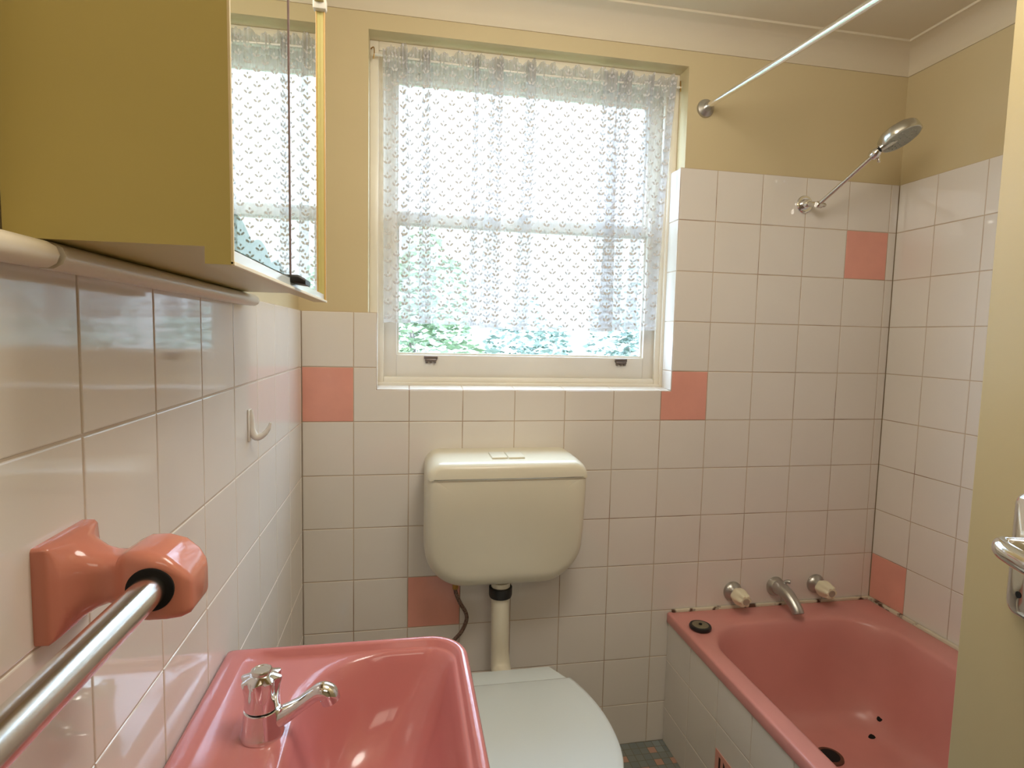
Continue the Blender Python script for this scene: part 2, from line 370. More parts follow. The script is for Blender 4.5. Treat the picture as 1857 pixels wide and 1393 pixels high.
# box frame lining (behind tiles) and stop beads
def frame(bm, x0, x1, z0, z1, y0, y1, w, wt=None, wb=None, bev=0.002):
    wt = w if wt is None else wt; wb = w if wb is None else wb
    box(bm, x0, x0+w, y0, y1, z0, z1, bev); box(bm, x1-w, x1, y0, y1, z0, z1, bev)
    box(bm, x0+w, x1-w, y0, y1, z1-wt, z1, bev); box(bm, x0+w, x1-w, y0, y1, z0, z0+wb, bev)
frame(bm, WX0, WX1, WZ0, WZ1, 0.066, 0.165, 0.024, 0.024, 0.026)
finish('frame', bm, m_trim, win, smooth=40)
bm = bmesh.new(); frame(bm, WX0+0.022, WX1-0.022, WZ0+0.024, WZ1-0.022, 0.074, 0.088, 0.0185, 0.02, 0.017, 0.003)
finish('stop_bead', bm, m_trim, win, smooth=40)
# lower sash
SX0, SX1 = 0.214, 1.060
def sash(name, x0, x1, z0, z1, y0, y1, st, top, bot):
    bm = bmesh.new(); frame(bm, x0, x1, z0, z1, y0, y1, st, top, bot, 0.0015)
    # glazing rebate / putty line
    frame(bm, x0+st-0.001, x1-st+0.001, z0+bot-0.001, z1-top+0.001, y0+0.010, y0+0.020, 0.007, 0.007, 0.007, 0.0)
    s = finish(name, bm, m_sash, win, smooth=40)
    bm = bmesh.new(); box(bm, x0+st, x1-st, y0+0.014, y0+0.017, z0+bot, z1-top)
    finish('glass', bm, m_glass, s); return s
ls = sash('lower_sash', SX0, SX1, 1.163, 1.642, 0.089, 0.122, 0.038, 0.030, 0.068)
us = sash('upper_sash', SX0-0.012, SX1+0.012, 1.615, 2.078, 0.125, 0.158, 0.046, 0.055, 0.034)
for x in (0.352, 0.948):
    bm = bmesh.new(); box(bm, x-0.020, x+0.020, 0.083, 0.0895, 1.219, 1.228, 0.001)
    box(bm, x-0.017, x+0.017, 0.078, 0.0895, 1.212, 1.220, 0.003)
    for k in (-1, 0, 1): lathe(bm, (x+k*0.012, 0.0895, 1.210), (0, -1, 0), [(0, 0.004), (0.008, 0.0035), (0.009, 0.0)], 12)
    finish('sash_lift', bm, m_lift, win, smooth=40)
bm = bmesh.new(); lathe(bm, (0.622, 0.100, 1.642), (0, 0, 1), [(0, 0.016), (0.006, 0.016), (0.010, 0.010), (0.018, 0.008), (0.020, 0.0)], 20)
box(bm, 0.622, 0.655, 0.090, 0.104, 1.650, 1.658, 0.002)
finish('sash_lock', bm, m_dullchrome, win, smooth=40)
bm = bmesh.new(); box(bm, 1.014, 1.040, 0.080, 0.0905, 1.612, 1.628, 0.003); box(bm, 1.022, 1.030, 0.078, 0.089, 1.625, 1.668, 0.002, mtx=None)
finish('fastener', bm, m_white, win, smooth=40)

# ---------------------------------------------------------------- curtain wire + hooks, lace curtain
def ztop(x): return 2.046
bm = bmesh.new(); tube(bm, [(0.186, 0.045, 2.052), (0.64, 0.045, 2.044), (1.092, 0.045, 2.052)], 0.0032, 10, 8)
wire = finish('curtain_wire', bm, m_white, smooth=60); tag(wire, 'thin white curtain wire threaded through the ruffled top of the lace curtain', 'curtain wire')
for x, nm in ((0.186, 1), (1.090, -1)):
    bm = bmesh.new(); tube(bm, [(x-0.008*nm, 0.066, 2.075), (x, 0.050, 2.072), (x+0.002*nm, 0.043, 2.055), (x, 0.046, 2.040)], 0.0016, 8, 6)
    finish('hook', bm, m_brass, wire, smooth=60)

def curtain():
    bm = bmesh.new(); uvl = bm.loops.layers.uv.new('cloth')
    # plan path of the cloth (x, y): back-tracks make the dense triple-layer folds
    P = [(0.216, .040), (0.238, .036), (0.256, .044), (0.276, .034), (0.291, .031), (0.280, .045), (0.266, .054), (0.290, .055), (0.315, .046), (0.335, .034), (0.350, .031), (0.333, .045), (0.315, .054), (0.340, .055),
         (0.372, .042), (0.405, .048), (0.440, .038), (0.465, .042), (0.478, .032), (0.489, .031), (0.478, .046), (0.467, .053), (0.482, .052), (0.505, .040), (0.530, .033), (0.557, .030), (0.530, .045), (0.503, .055), (0.535, .056),
         (0.568, .044), (0.590, .048), (0.620, .034), (0.643, .030), (0.622, .045), (0.601, .055), (0.630, .055), (0.664, .044), (0.700, .050), (0.735, .040), (0.770, .050), (0.805, .040), (0.832, .046), (0.866, .033), (0.903, .029), (0.870, .044), (0.838, .055),
         (0.875, .056), (0.915, .046), (0.932, .034), (0.900, .040), (0.868, .050), (0.905, .052), (0.940, .044), (0.956, .036), (0.972, .032), (0.986, .031), (0.972, .046), (0.957, .054), (0.985, .052), (1.005, .040), (1.022, .044), (1.040, .032), (1.052, .030), (1.040, .046), (1.029, .052), (1.052, .048)]
    path = catmull([(a, b, 0) for a, b in P], 9); n = len(path)
    s = [0.0]
    for a, b in zip(path, path[1:]): s.append(s[-1]+(b-a).length)
    rows = 64; Zb, Zt = 1.318, 2.076; L = s[-1]; rr = random.Random(3)
    ph = [rr.uniform(0, 6.28) for _ in range(6)]
    grid = []
    for r in range(rows+1):
        t = r/rows; row = []
        t = t if t < 0.75 else t
        for k, p in enumerate(path):
            q = s[k]/L
            # sheer straight across at the top, path-shaped lower down
            xt = 0.210+(1.080-0.210)*(0.30*q+0.70*(p.x-0.216)/(1.052-0.216)); xb = 0.216+(p.x-0.216)*(1.034-0.216)/(1.052-0.216)
            xb += 0.006*math.sin(9*q+ph[0]+2.2*t)*math.sin(PI*q)
            w = t**1.4
            x = xb*(1-w)+xt*w
            amp = 1.15-0.55*t
            y = 0.044+(p.y-0.044)*amp
            near = math.exp(-((1-t)/0.10)**2)
            y += near*0.0045*math.sin(s[k]*520+ph[1])+0.0022*math.sin(s[k]*190+ph[2])*t
            z = Zb+(Zt-Zb)*t
            if t > 0.955: z += (t-0.955)/0.045*(0.006*math.sin(s[k]*150+ph[3])+0.005*math.sin(s[k]*61+ph[4]))
            if 0.945 < t < 0.97: y = 0.045+(y-0.045)*1.0
            z += (0.006*math.sin(q*7.5+0.8)-0.004*q)*(1-t)
            if r == 0: z += 0.0012*math.sin(s[k]*90)
            row.append(bm.verts.new((x, y, z)))
        grid.append(row)
    for r in range(rows):
        for k in range(n-1):
            f = bm.faces.new((grid[r][k], grid[r][k+1], grid[r+1][k+1], grid[r+1][k])); f.smooth = True
            for lp, (kk, ii) in zip(f.loops, ((k, r), (k+1, r), (k+1, r+1), (k, r+1))): lp[uvl].uv = (s[kk], (Zt-Zb)*ii/rows)
    return finish('lace_curtain', bm, m_lace, smooth=80)
cur = curtain(); tag(cur, 'sheer white lace curtain with leaf sprigs hanging on a wire in the window', 'curtain')

# ---------------------------------------------------------------- mirror cabinet on the left wall
CX, CY0, CY1, CZ0, CZ1 = 0.147, -1.165, -0.633, 1.354, 1.822
cab = empty('mirror_cabinet', (0.0, -0.9, CZ0)); tag(cab, 'cream enamelled mirror cabinet with two sliding mirrors on the left wall', 'cabinet')
bm = bmesh.new()
for y_ in (CY0, CY1-0.004):
    pol = [(-0.006, CZ0), (0.127, CZ0), (0.127, 1.341), (0.1455, 1.341), (0.1455, CZ1), (-0.006, CZ1)]
    loft(bm, [[(x, y_, z) for x, z in pol], [(x, y_+0.004, z) for x, z in pol]])
box(bm, -0.006, 0.127, CY0+0.004, CY1-0.004, CZ0, CZ0+0.004); box(bm, -0.006, 0.127, CY0+0.004, CY1-0.004, CZ1-0.004, CZ1)
box(bm, -0.006, -0.002, CY0+0.004, CY1-0.004, CZ0+0.004, CZ1-0.004)
finish('body', bm, m_cab, cab)
bm = bmesh.new(); FZ = 1.341
box(bm, 0.1440, 0.1468, CY1-0.0045, CY1+0.0005, FZ, CZ1, 0.0008, mat=1)
box(bm, 0.127, 0.1465, CY0+0.003, CY1-0.004, FZ, FZ+0.002); box(bm, 0.127, 0.1465, CY0+0.003, CY1-0.004, CZ1-0.012, CZ1)
box(bm, 0.1450, 0.1480, CY0, CY1, FZ-0.0006, FZ+0.0028, 0.0006, mat=2); box(bm, 0.1450, 0.1475, CY0, CY0+0.0028, FZ, CZ1, 0.0006, mat=2)
box(bm, 0.127, 0.129, CY0+0.003, CY1-0.004, FZ+0.002, CZ0+0.006)
finish('front_frame', bm, [m_cab, m_orange, m_cabedge], cab)
bm = bmesh.new(); box(bm, 0.137, 0.1435, CY0+0.004, CY1-0.005, FZ+0.002, FZ+0.013, 0.0008); box(bm, 0.1438, 0.1445, CY0+0.004, CY1-0.005, FZ+0.002, FZ+0.005)
finish('track', bm, m_lid, cab)
bm = bmesh.new(); box(bm, 0.1405, 0.1435, CY0+0.004, -0.920, FZ+0.0135, CZ1-0.013, 0.0004); finish('sliding_mirror', bm, m_mirror, cab)
bm = bmesh.new(); box(bm, 0.1365, 0.1395, -0.930, CY1-0.005, FZ+0.0135, CZ1-0.013, 0.0004); finish('sliding_mirror', bm, m_mirror, cab)
bm = bmesh.new(); box(bm, 0.1436, 0.1445, -0.9225, -0.9195, FZ+0.0135, CZ1-0.013); finish('mirror_edge', bm, simple('mauve_edge', (0.25, 0.16, 0.15), 0.4), cab)
bm = bmesh.new(); loft(bm, [[(0.1436, y, z) for y, z in rrect(-0.925, -0.880, FZ+0.008, FZ+0.017, 0.003, 4, 2)], [(0.152, y, z) for y, z in rrect(-0.925, -0.880, FZ+0.007, FZ+0.017, 0.003, 4, 2)], [(0.160, y, z) for y, z in rrect(-0.920, -0.884, FZ+0.006, FZ+0.012, 0.002, 4, 2)]])
finish('finger_pull', bm, m_black, cab, smooth=40)
bm = bmesh.new(); box(bm, 0.132, 0.150, CY1-0.014, CY1+0.001, CZ1-0.022, CZ1-0.004, 0.003); finish('corner_clip', bm, m_sash, cab, smooth=40)

# rounded white support rail below the cabinet
bm = bmesh.new(); L = []
pr = [(-0.004, 1.3355), (0.014, 1.3335), (0.022, 1.3335), (0.028, 1.337), (0.0305, 1.343), (0.028, 1.349), (0.022, 1.3525), (0.014, 1.3535), (-0.004, 1.3535)]
for y, sc in ((-1.158, 1.0), (-0.70, 1.0), (-0.585, 1.0), (-0.572, 0.93), (-0.565, 0.75), (-0.562, 0.4)):
    L.append([(x*sc if x > 0 else x, y, 1.3435+(z-1.3435)*(sc if sc < 1 else 1)) for x, z in pr])
loft(bm, L); loft(bm, [[(x*0.96 if x > 0 else x, y, z) for x, z in pr] for y in (-1.752, -1.1635)]); rail = finish('support_rail', bm, m_trim, smooth=50); tag(rail, 'rounded white rail on the tiles just beneath the mirror cabinet', 'rail')

# little plastic hook
bm = bmesh.new(); tube(bm, [(0.002, -0.541, 1.149), (0.004, -0.541, 1.132), (0.005, -0.541, 1.112), (0.012, -0.541, 1.099), (0.024, -0.541, 1.103), (0.033, -0.541, 1.114), (0.037, -0.541, 1.125)], [0.005, 0.0055, 0.0062, 0.007, 0.0052, 0.004, 0.0025], 12, 6)
box(bm, 0.0, 0.003, -0.553, -0.529, 1.092, 1.150, 0.0012)
tag(finish('wall_hook', bm, m_white, smooth=60), 'small white plastic hook stuck on the left wall tiles below the cabinet', 'hook')

# ---------------------------------------------------------------- towel rail
tr = empty('towel_rail', (0, -1.4, 1.085)); tag(tr, 'chrome towel rail in pink ceramic holders on the left wall', 'towel rail')
def holder(y0, side):
    """ceramic bracket; side=+1 socket opens toward -y (the far bracket)"""
    bm = bmesh.new(); zc = 1.085
    sec = [(0.000, .0375, .0385, 0), (0.009, .0375, .0385, 0), (0.012, .0355, .0365, 0), (0.016, .031, .034, 0.0), (0.022, .0245, .029, 0.001), (0.031, .0195, .0235, 0.001), (0.040, .0180, .0205, 0.001),
           (0.048, .0190, .0210, 0.0), (0.055, .0235, .0255, 0.0), (0.062, .0275, .0285, 0.0), (0.075, .0290, .0290, -0.001), (0.088, .0288, .0265, -0.003), (0.098, .0268, .0215, -0.007), (0.104, .0225, .0165, -0.010), (0.106, .018, .012, -0.011)]
    L = []
    for x, hy, hz, dz in sec:
        r = 0.003 if x < 0.014 else min(hy, hz)*(0.75 if x < 0.05 else 0.34)
        L.append([(x, y, z) for y, z in rrect(y0-hy, y0+hy, zc+dz-hz, zc+dz+hz, r, 6, 3)])
    loft(bm, L); h = finish('holder', bm, m_pinkc, tr, smooth=45)
    bm = bmesh.new(); lathe(bm, (0.078, y0-side*0.0275, 1.084), (0, -side, 0), [(-0.004, 0.0172), (0.0022, 0.0178), (0.0030, 0.0165), (0.0026, 0.0125)], 40)
    finish('socket', bm, m_dark, h, smooth=40); return h
m_pinkc = simple('pink_glazed_ceramic', (0.66, 0.25, 0.18), 0.10, var=0.05, scale=8, spec=0.5)
holder(-1.125, 1); holder(-1.70, -1)
bm = bmesh.new(); lathe(bm, (0.078, -1.140, 1.084), (0, -1, 0), [(0, 0.0125), (0.545, 0.0125)], 40)
finish('bar', bm, m_bchrome, tr, smooth=40)

# ---------------------------------------------------------------- basin
def offs(l, dz=0): return l
def basin():
    b = empty('basin', (0.0, -0.98, 0.60)); tag(b, 'pink wall hung china hand basin with one chrome tap fitted', 'basin')
    Y0, Y1, XR = -1.275, -0.690, 0.380
    bm = bmesh.new(); L = []
    def lp(x0, x1, y0, y1, r, z, sl=0.0): L.append([(x, y, z + sl*(x-0.2)) for x, y in rrect(x0, x1, y0, y1, r, 12, 8)])
    lp(0.03, 0.26, -1.12, -0.84, [.02, .09, .09, .02], 0.590)
    lp(0.012, 0.31, -1.19, -0.775, [.012, .09, .09, .012], 0.640)
    lp(0.006, 0.35, -1.235, -0.73, [.008, .08, .08, .008], 0.700)
    lp(0.002, XR-0.004, Y0+0.006, Y1-0.006, [.006, .06, .06, .006], 0.748)
    lp(0.001, XR, Y0, Y1, [.005, .062, .062, .008], 0.768)
    lp(0.001, XR, Y0, Y1, [.005, .062, .062, .008], 0.776)
    lp(0.003, XR-0.003, Y0+0.003, Y1-0.003, [.005, .060, .060, .008], 0.7805)
    lp(0.008, XR-0.007, Y0+0.008, Y1-0.008, [.008, .056, .056, .012], 0.7825)
    lp(0.028, XR-0.012, Y0+0.013, Y1-0.013, [.022, .052, .052, .030], 0.7820)
    lp(0.033, XR-0.015, Y0+0.016, Y1-0.016, [.022, .050, .050, .032], 0.7795)
    lp(0.052, XR-0.018, Y0+0.020, Y1-0.019, [.022, .048, .048, .034], 0.7722)
    lp(0.060, XR-0.020, Y0+0.024, Y1-0.021, [.030, .046, .046, .050], 0.7706)
    lp(0.112, XR-0.021, Y0+0.026, Y1-0.023, [.10, .045, .045, .10], 0.7706)
    lp(0.128, XR-0.023, Y0+0.028, Y1-0.025, [.12, .045, .045, .12], 0.7694)
    lp(0.133, XR-0.027, Y0+0.032, Y1-0.029, [.12, .044, .044, .12], 0.7640)
    lp(0.138, XR-0.034, Y0+0.040, Y1-0.036, [.12, .045, .045, .12], 0.7480)
    lp(0.150, XR-0.050, Y0+0.062, Y1-0.056, [.11, .055, .055, .11], 0.7050)
    lp(0.162, XR-0.070, Y0+0.095, Y1-0.085, [.078, .058, .058, .078], 0.6650)
    lp(0.178, XR-0.095, Y0+0.140, Y1-0.130, [.05, .05, .05, .05], 0.6420)
    lp(0.195, XR-0.125, Y0+0.200, Y1-0.190, [.03, .03, .03, .03], 0.6330)
    lp(0.222, XR-0.142, -0.995, -0.975, [.006]*4, 0.6300)
    loft(bm, L, True, True); body = finish('bowl', bm, m_basin, b, smooth=50)
    bm = bmesh.new(); lathe(bm, (0.230, -0.985, 0.6295), (0, 0, 1), [(0, 0.021), (0.002, 0.021), (0.0035, 0.017), (0.001, 0.012)], 28); finish('waste', bm, m_chrome, b, smooth=40)
    # chrome pillar tap
    tp = empty('tap', (0.098, -0.889, 0.7706)); tag(tp, 'chrome pillar tap with fluted handle standing on the pink basin', 'tap')
    c = (0.098, -0.889, 0.7700)
    bm = bmesh.new(); lathe(bm, c, (0, 0, 1), [(0, 0.0265), (0.003, 0.0272), (0.006, 0.0262), (0.020, 0.0240), (0.036, 0.0222), (0.037, 0.0205)], 36)
    tube(bm, [(c[0]+0.012, c[1], c[2]+0.018), (c[0]+0.028, c[1], c[2]+0.025), (c[0]+0.048, c[1]-0.001, c[2]+0.037), (c[0]+0.064, c[1]-0.001, c[2]+0.048), (c[0]+0.074, c[1]-0.001, c[2]+0.052), (c[0]+0.082, c[1]-0.001, c[2]+0.048), (c[0]+0.086, c[1]-0.001, c[2]+0.038)],
         [0.0140, 0.0120, 0.0094, 0.0098, 0.0118, 0.0130, 0.0125], 20, 6)
    finish('body', bm, m_chrome, tp, smooth=45)
    fl = lambda th, h: 1+max(0, min(1, (h-0.050)/0.028))*(0.20*math.cos(4*th+0.6)**2*1.4-0.10)
    bm = bmesh.new(); lathe(bm, c, (0, 0, 1), [(0.0385, 0.0205), (0.040, 0.0218), (0.050, 0.0215), (0.060, 0.0212), (0.070, 0.0215), (0.077, 0.0222), (0.079, 0.0215), (0.082, 0.0150), (0.0830, 0.013)], 64, flute=lambda th, h: fl(th, h) if h < 0.0815 else 1)
    h = finish('handle', bm, m_chrome, tp, smooth=35)
    bm = bmesh.new(); lathe(bm, c, (0, 0, 1), [(0.0825, 0.0118), (0.087, 0.0122), (0.0885, 0.0112), (0.0885, 0.009), (0.0880, 0.0085)], 28); finish('cap', bm, m_bchrome, h, smooth=40)
    bm = bmesh.new(); lathe(bm, c, (0, 0, 1), [(0.0365, 0.0195), (0.039, 0.0195)], 28); finish('gap_ring', bm, m_dark, tp)
basin()

# ---------------------------------------------------------------- toilet
def superloop(cx, yb, yf, w, z, wb=None, n=64):
    """D-shaped plan: flat back edge at yb (half width wb), round front at yf, widest w"""
    pts = []; wb = wb if wb is not None else w*0.78
    ym = yb+(yf-yb)*0.44
    for i in range(n+1):
        t = i/n*PI      # from right side widest round the front to the left
        x = math.cos(t); y = math.sin(t); e = 2/2.35
        pts.append((cx+w*math.copysign(abs(x)**e, x), ym+(yf-ym)*abs(y)**e))
    m = 10
    for i in range(1, m+1):       # left side back to rear edge
        t = i/m; pts.append((cx-(w+(wb-w)*t**2.0), ym+(yb-ym)*t))
    for i in range(1, 8): pts.append((cx-wb+2*wb*i/8, yb))
    for i in range(m, 0, -1):
        t = i/m; pts.append((cx+(w+(wb-w)*t**2.0), ym+(yb-ym)*t))
    return [(x, y, z) for x, y in pts]
def toilet():
    t = empty('toilet', (0.548, -0.42, 0)); tag(t, 'white toilet pan with closed plastic lid between basin and bath', 'toilet')
    cx = 0.548; bm = bmesh.new()
    L = [superloop(cx, -0.165, -0.50, 0.115, 0.0, 0.10), superloop(cx, -0.170, -0.50, 0.112, 0.03, 0.10), superloop(cx, -0.185, -0.50, 0.100, 0.12, 0.09), superloop(cx, -0.195, -0.56, 0.130, 0.22, 0.10),
         superloop(cx, -0.20, -0.64, 0.165, 0.31, 0.11), superloop(cx, -0.205, -0.675, 0.180, 0.36, 0.115), superloop(cx, -0.205, -0.68, 0.182, 0.382, 0.115), superloop(cx, -0.208, -0.677, 0.178, 0.385, 0.113)]
    loft(bm, L); p = finish('pan', bm, m_white, t, smooth=50)
    bm = bmesh.new(); tube(bm, [(0.552, -0.125, 0.335), (0.552, -0.16, 0.318), (0.550, -0.20, 0.315)], [0.034, 0.036, 0.04], 24, 6); finish('inlet', bm, m_white, t, smooth=50)
    bm = bmesh.new(); loft(bm, [superloop(cx, -0.272, -0.690, 0.190, 0.3855, 0.150), superloop(cx, -0.270, -0.695, 0.194, 0.390, 0.153), superloop(cx, -0.270, -0.695, 0.194, 0.398, 0.153)]); finish('seat', bm, m_lid, t, smooth=40)
    bm = bmesh.new(); loft(bm, [superloop(cx, -0.268, -0.698, 0.197, 0.3985, 0.156), superloop(cx, -0.267, -0.701, 0.199, 0.402, 0.158), superloop(cx, -0.267, -0.701, 0.199, 0.409, 0.158), superloop(cx, -0.269, -0.698, 0.196, 0.4125, 0.156),
        superloop(cx, -0.277, -0.685, 0.186, 0.4150, 0.150), superloop(cx, -0.32, -0.64, 0.14, 0.4175, 0.115), superloop(cx, -0.38, -0.56, 0.07, 0.4185, 0.06)]); finish('lid', bm, m_lid, t, smooth=50)
    bm = bmesh.new(); plate(bm, [(cx-0.116, -0.206), (cx-0.150, -0.266), (cx+0.150, -0.266), (cx+0.116, -0.206)][::1], Vector((0, 0, 0)), Vector((1, 0, 0)), Vector((0, 1, 0)), Vector((0, 0, 1)), 0.385, 0.4095, 0.003); finish('hinge_plate', bm, m_lid, t, smooth=40)
toilet()

def cistern():
    c = empty('cistern', (0.549, 0, 0.60)); tag(c, 'ivory plastic toilet cistern with dual flush buttons mounted under the window', 'cistern')
    bm = bmesh.new(); X0_, X1_ = 0.333, 0.766
    # front elevation outline lofted through depth
    def lp(y, ins, zb, rb, zt, rt=0.004): return [(x, y, z) for x, z in rrect(X0_+ins, X1_-ins, zb, zt, [rb, rb, rt, rt], 12, 6)]
    zt = 0.9195
    L = [lp(-0.0005, 0.000, 0.593, 0.110, zt), lp(-0.02, -0.001, 0.592, 0.112, zt), lp(-0.11, 0.000, 0.596, 0.112, zt), lp(-0.150, 0.002, 0.606, 0.110, zt), lp(-0.176, 0.006, 0.622, 0.105, zt), lp(-0.186, 0.012, 0.636, 0.098, zt), lp(-0.189, 0.020, 0.650, 0.09, zt), lp(-0.1892, 0.05, 0.69, 0.06, zt-0.03, 0.02), lp(-0.1892, 0.09, 0.73, 0.03, zt-0.06, 0.02), lp(-0.1892, 0.14, 0.77, 0.015, zt-0.09, 0.01)]
    # taper: pull lower front edge back
    LL = []
    for row in L: LL.append([(x, y*(1-0.22*(lambda t: t*t*(3-2*t))(max(0, min(1, (0.90-z)/0.30)))), z) for x, y, z in row])
    loft(bm, LL); finish('tank', bm, m_plastic, c, smooth=50)
    bm = bmesh.new(); zb = 0.9195
    def lt(y, ins, z1, rt): return [(x, y, z) for x, z in rrect(X0_+ins, X1_-ins, zb, z1, [0.003, 0.003, rt, rt], 12, 6)]
    L = [lt(-0.0005, 0.000, 0.966, 0.042), lt(-0.05, -0.001, 0.967, 0.044), lt(-0.13, 0.000, 0.966, 0.044), lt(-0.165, 0.001, 0.964, 0.043), lt(-0.181, 0.004, 0.960, 0.040), lt(-0.189, 0.010, 0.954, 0.036), lt(-0.1925, 0.018, 0.947, 0.026)]
    loft(bm, L); lid = finish('lid', bm, m_plastic, c, smooth=50)
    for x0, x1 in ((0.506, 0.549), (0.551, 0.596)):
        bm = bmesh.new(); box(bm, x0, x1, -0.150, -0.078, 0.964, 0.9705, 0.003, 3); finish('flush_button', bm, m_plastic, c, smooth=40)
    # flush pipe
    fp = empty('flush_pipe', (0.549, -0.08, 0.3)); tag(fp, 'ivory flush pipe with black nut running from cistern down to toilet', 'pipe')
    bm = bmesh.new(); tube(bm, [(0.549, -0.078, 0.560), (0.549, -0.078, 0.50), (0.550, -0.078, 0.44), (0.551, -0.080, 0.385), (0.552, -0.092, 0.350), (0.552, -0.118, 0.334), (0.552, -0.150, 0.326)], [0.0255, 0.0255, 0.0255, 0.026, 0.028, 0.029, 0.029], 28, 8); finish('tube', bm, m_plastic, fp, smooth=50)
    bm = bmesh.new(); lathe(bm, (0.549, -0.078, 0.551), (0, 0, 1), [(0, 0.026), (0.002, 0.031), (0.008, 0.033), (0.030, 0.033), (0.032, 0.030)], 32); finish('nut', bm, m_black, fp, smooth=40)
    bm = bmesh.new(); lathe(bm, (0.549, -0.078, 0.580), (0, 0, 1), [(0, 0.027), (0.016, 0.027)], 32); finish('outlet', bm, m_plastic, c, smooth=40)
    # supply hose
    hs = empty('supply_hose', (0.43, -0.03, 0.56)); tag(hs, 'braided supply hose curling from underneath the cistern behind the basin', 'hose')
    bm = bmesh.new(); tube(bm, [(0.424, -0.035, 0.572), (0.426, -0.034, 0.550), (0.440, -0.030, 0.515), (0.456, -0.026, 0.485), (0.459, -0.024, 0.460), (0.445, -0.022, 0.425), (0.420, -0.020, 0.395), (0.395, -0.014, 0.350), (0.390, -0.004, 0.320)], 0.0058, 14, 8); finish('braid', bm, m_braid, hs, smooth=60)
    bm = bmesh.new(); lathe(bm, (0.424, -0.035, 0.562), (0, 0, 1), [(0, 0.008), (0.004, 0.0095), (0.018, 0.0095), (0.020, 0.007), (0.040, 0.007)], 6); finish('nut', bm, m_brass, hs)
cistern()

# ---------------------------------------------------------------- bath and its tiled front
BX = 1.105
bm = bmesh.new(); box(bm, BX+0.0015, BX+0.012, -1.70, -0.0005, 0.0, 0.398)
bp = struct(finish('wall_bath_front', bm, m_grout))
tiles('tiles', (BX, 0, 0), (0, -1, 0), (0, 0, 1), [0.001] + [0.151+0.1525*k for k in range(0, 10)] + [1.70], [0.0, 0.115, 0.2745, 0.402], bp, grout=m_grout_l, flip=1)
# small pink vent tile let into the panel
bm = bmesh.new(); plate(bm, [(0.312, 0.118), (0.462, 0.118), (0.462, 0.204), (0.312, 0.204)][::-1], Vector((BX, 0, 0)), Vector((0, -1, 0)), Vector((0, 0, 1)), Vector((-1, 0, 0)), -0.001, 0.002, 0.001)
vt = finish('vent_tile', bm, m_pinktile, bp)
for k in range(6):
    bm = bmesh.new(); y = -(0.330+0.021*k); plate(bm, [(-y, 0.13), (-y+0.007, 0.13), (-y+0.007, 0.192-0.006*(k % 2)), (-y, 0.192)][::-1], Vector((BX, 0, 0)), Vector((0, -1, 0)), Vector((0, 0, 1)), Vector((-1, 0, 0)), 0.0015, 0.0026, 0.0004)
    finish('slot', bm, m_dirt, vt)
bath = empty('bathtub', (1.47, -0.83, 0.0)); tag(bath, 'built in pink bathtub along the right wall', 'bathtub')
bm = bmesh.new(); L = []
BY1, BY0 = -0.001, -1.70; BXo, BXr = 1.100, RW-0.0015
def lp(x0, x1, y0, y1, r, z): L.append([(x, y, z) for x, y in rrect(x0, x1, y0, y1, r, 14, 10)])
lp(BXo+0.010, BXr, BY0, BY1, .004, 0.399); lp(BXo+0.001, BXr, BY0, BY1, .004, 0.399); lp(BXo, BXr, BY0, BY1, .004, 0.402); lp(BXo, BXr, BY0, BY1, .004, 0.4245)
lp(BXo+0.0012, BXr, BY0+.001, BY1, .005, 0.4282); lp(BXo+0.004, BXr-.002, BY0+.003, BY1-.002, .006, 0.4302); lp(BXo+0.010, BXr-.006, BY0+.008, BY1-.006, .010, 0.4310)
IX0, IX1, IY0, IY1 = 1.150, 1.748, -1.56, -0.092
lp(IX0-.004, IX1+.004, IY0-.004, IY1+.004, .154, 0.4295); lp(IX0+.004, IX1-.004, IY0+.004, IY1-.004, .150, 0.4260); lp(IX0+.010, IX1-.010, IY0+.012, IY1-.010, .146, 0.4170)
lp(IX0+.018, IX1-.018, IY0+.040, IY1-.018, .145, 0.385); lp(IX0+.032, IX1-.030, IY0+.10, IY1-.034, .14, 0.310); lp(IX0+.046, IX1-.044, IY0+.16, IY1-.052, .14, 0.235)
lp(IX0+.062, IX1-.060, IY0+.21, IY1-.072, .13, 0.180); lp(IX0+.085, IX1-.085, IY0+.25, IY1-.100, .12, 0.150); lp(IX0+.115, IX1-.115, IY0+.29, IY1-.135, .10, 0.139); lp(IX0+.17, IX1-.17, IY0+.36, IY1-.20, .07, 0.1365)
loft(bm, L, False, True); tub = finish('tub', bm, m_bath, bath, smooth=55); bpy.context.view_layer.update()
bm = bmesh.new(); lathe(bm, (1.455, -0.312, 0.1370), (0, 0, 1), [(0, 0.036), (0.004, 0.035), (0.0055, 0.031), (0.0048, 0.0275)], 36); dr = finish('drain', bm, simple('corroded_brass', (0.16, 0.06, 0.035), 0.5, var=0.4, scale=60), bath, smooth=40)
bm = bmesh.new(); lathe(bm, (1.455, -0.312, 0.1415), (0, 0, 1), [(0, 0.026), (0.0012, 0.0255)], 28); finish('drain_hole', bm, m_dark, dr)
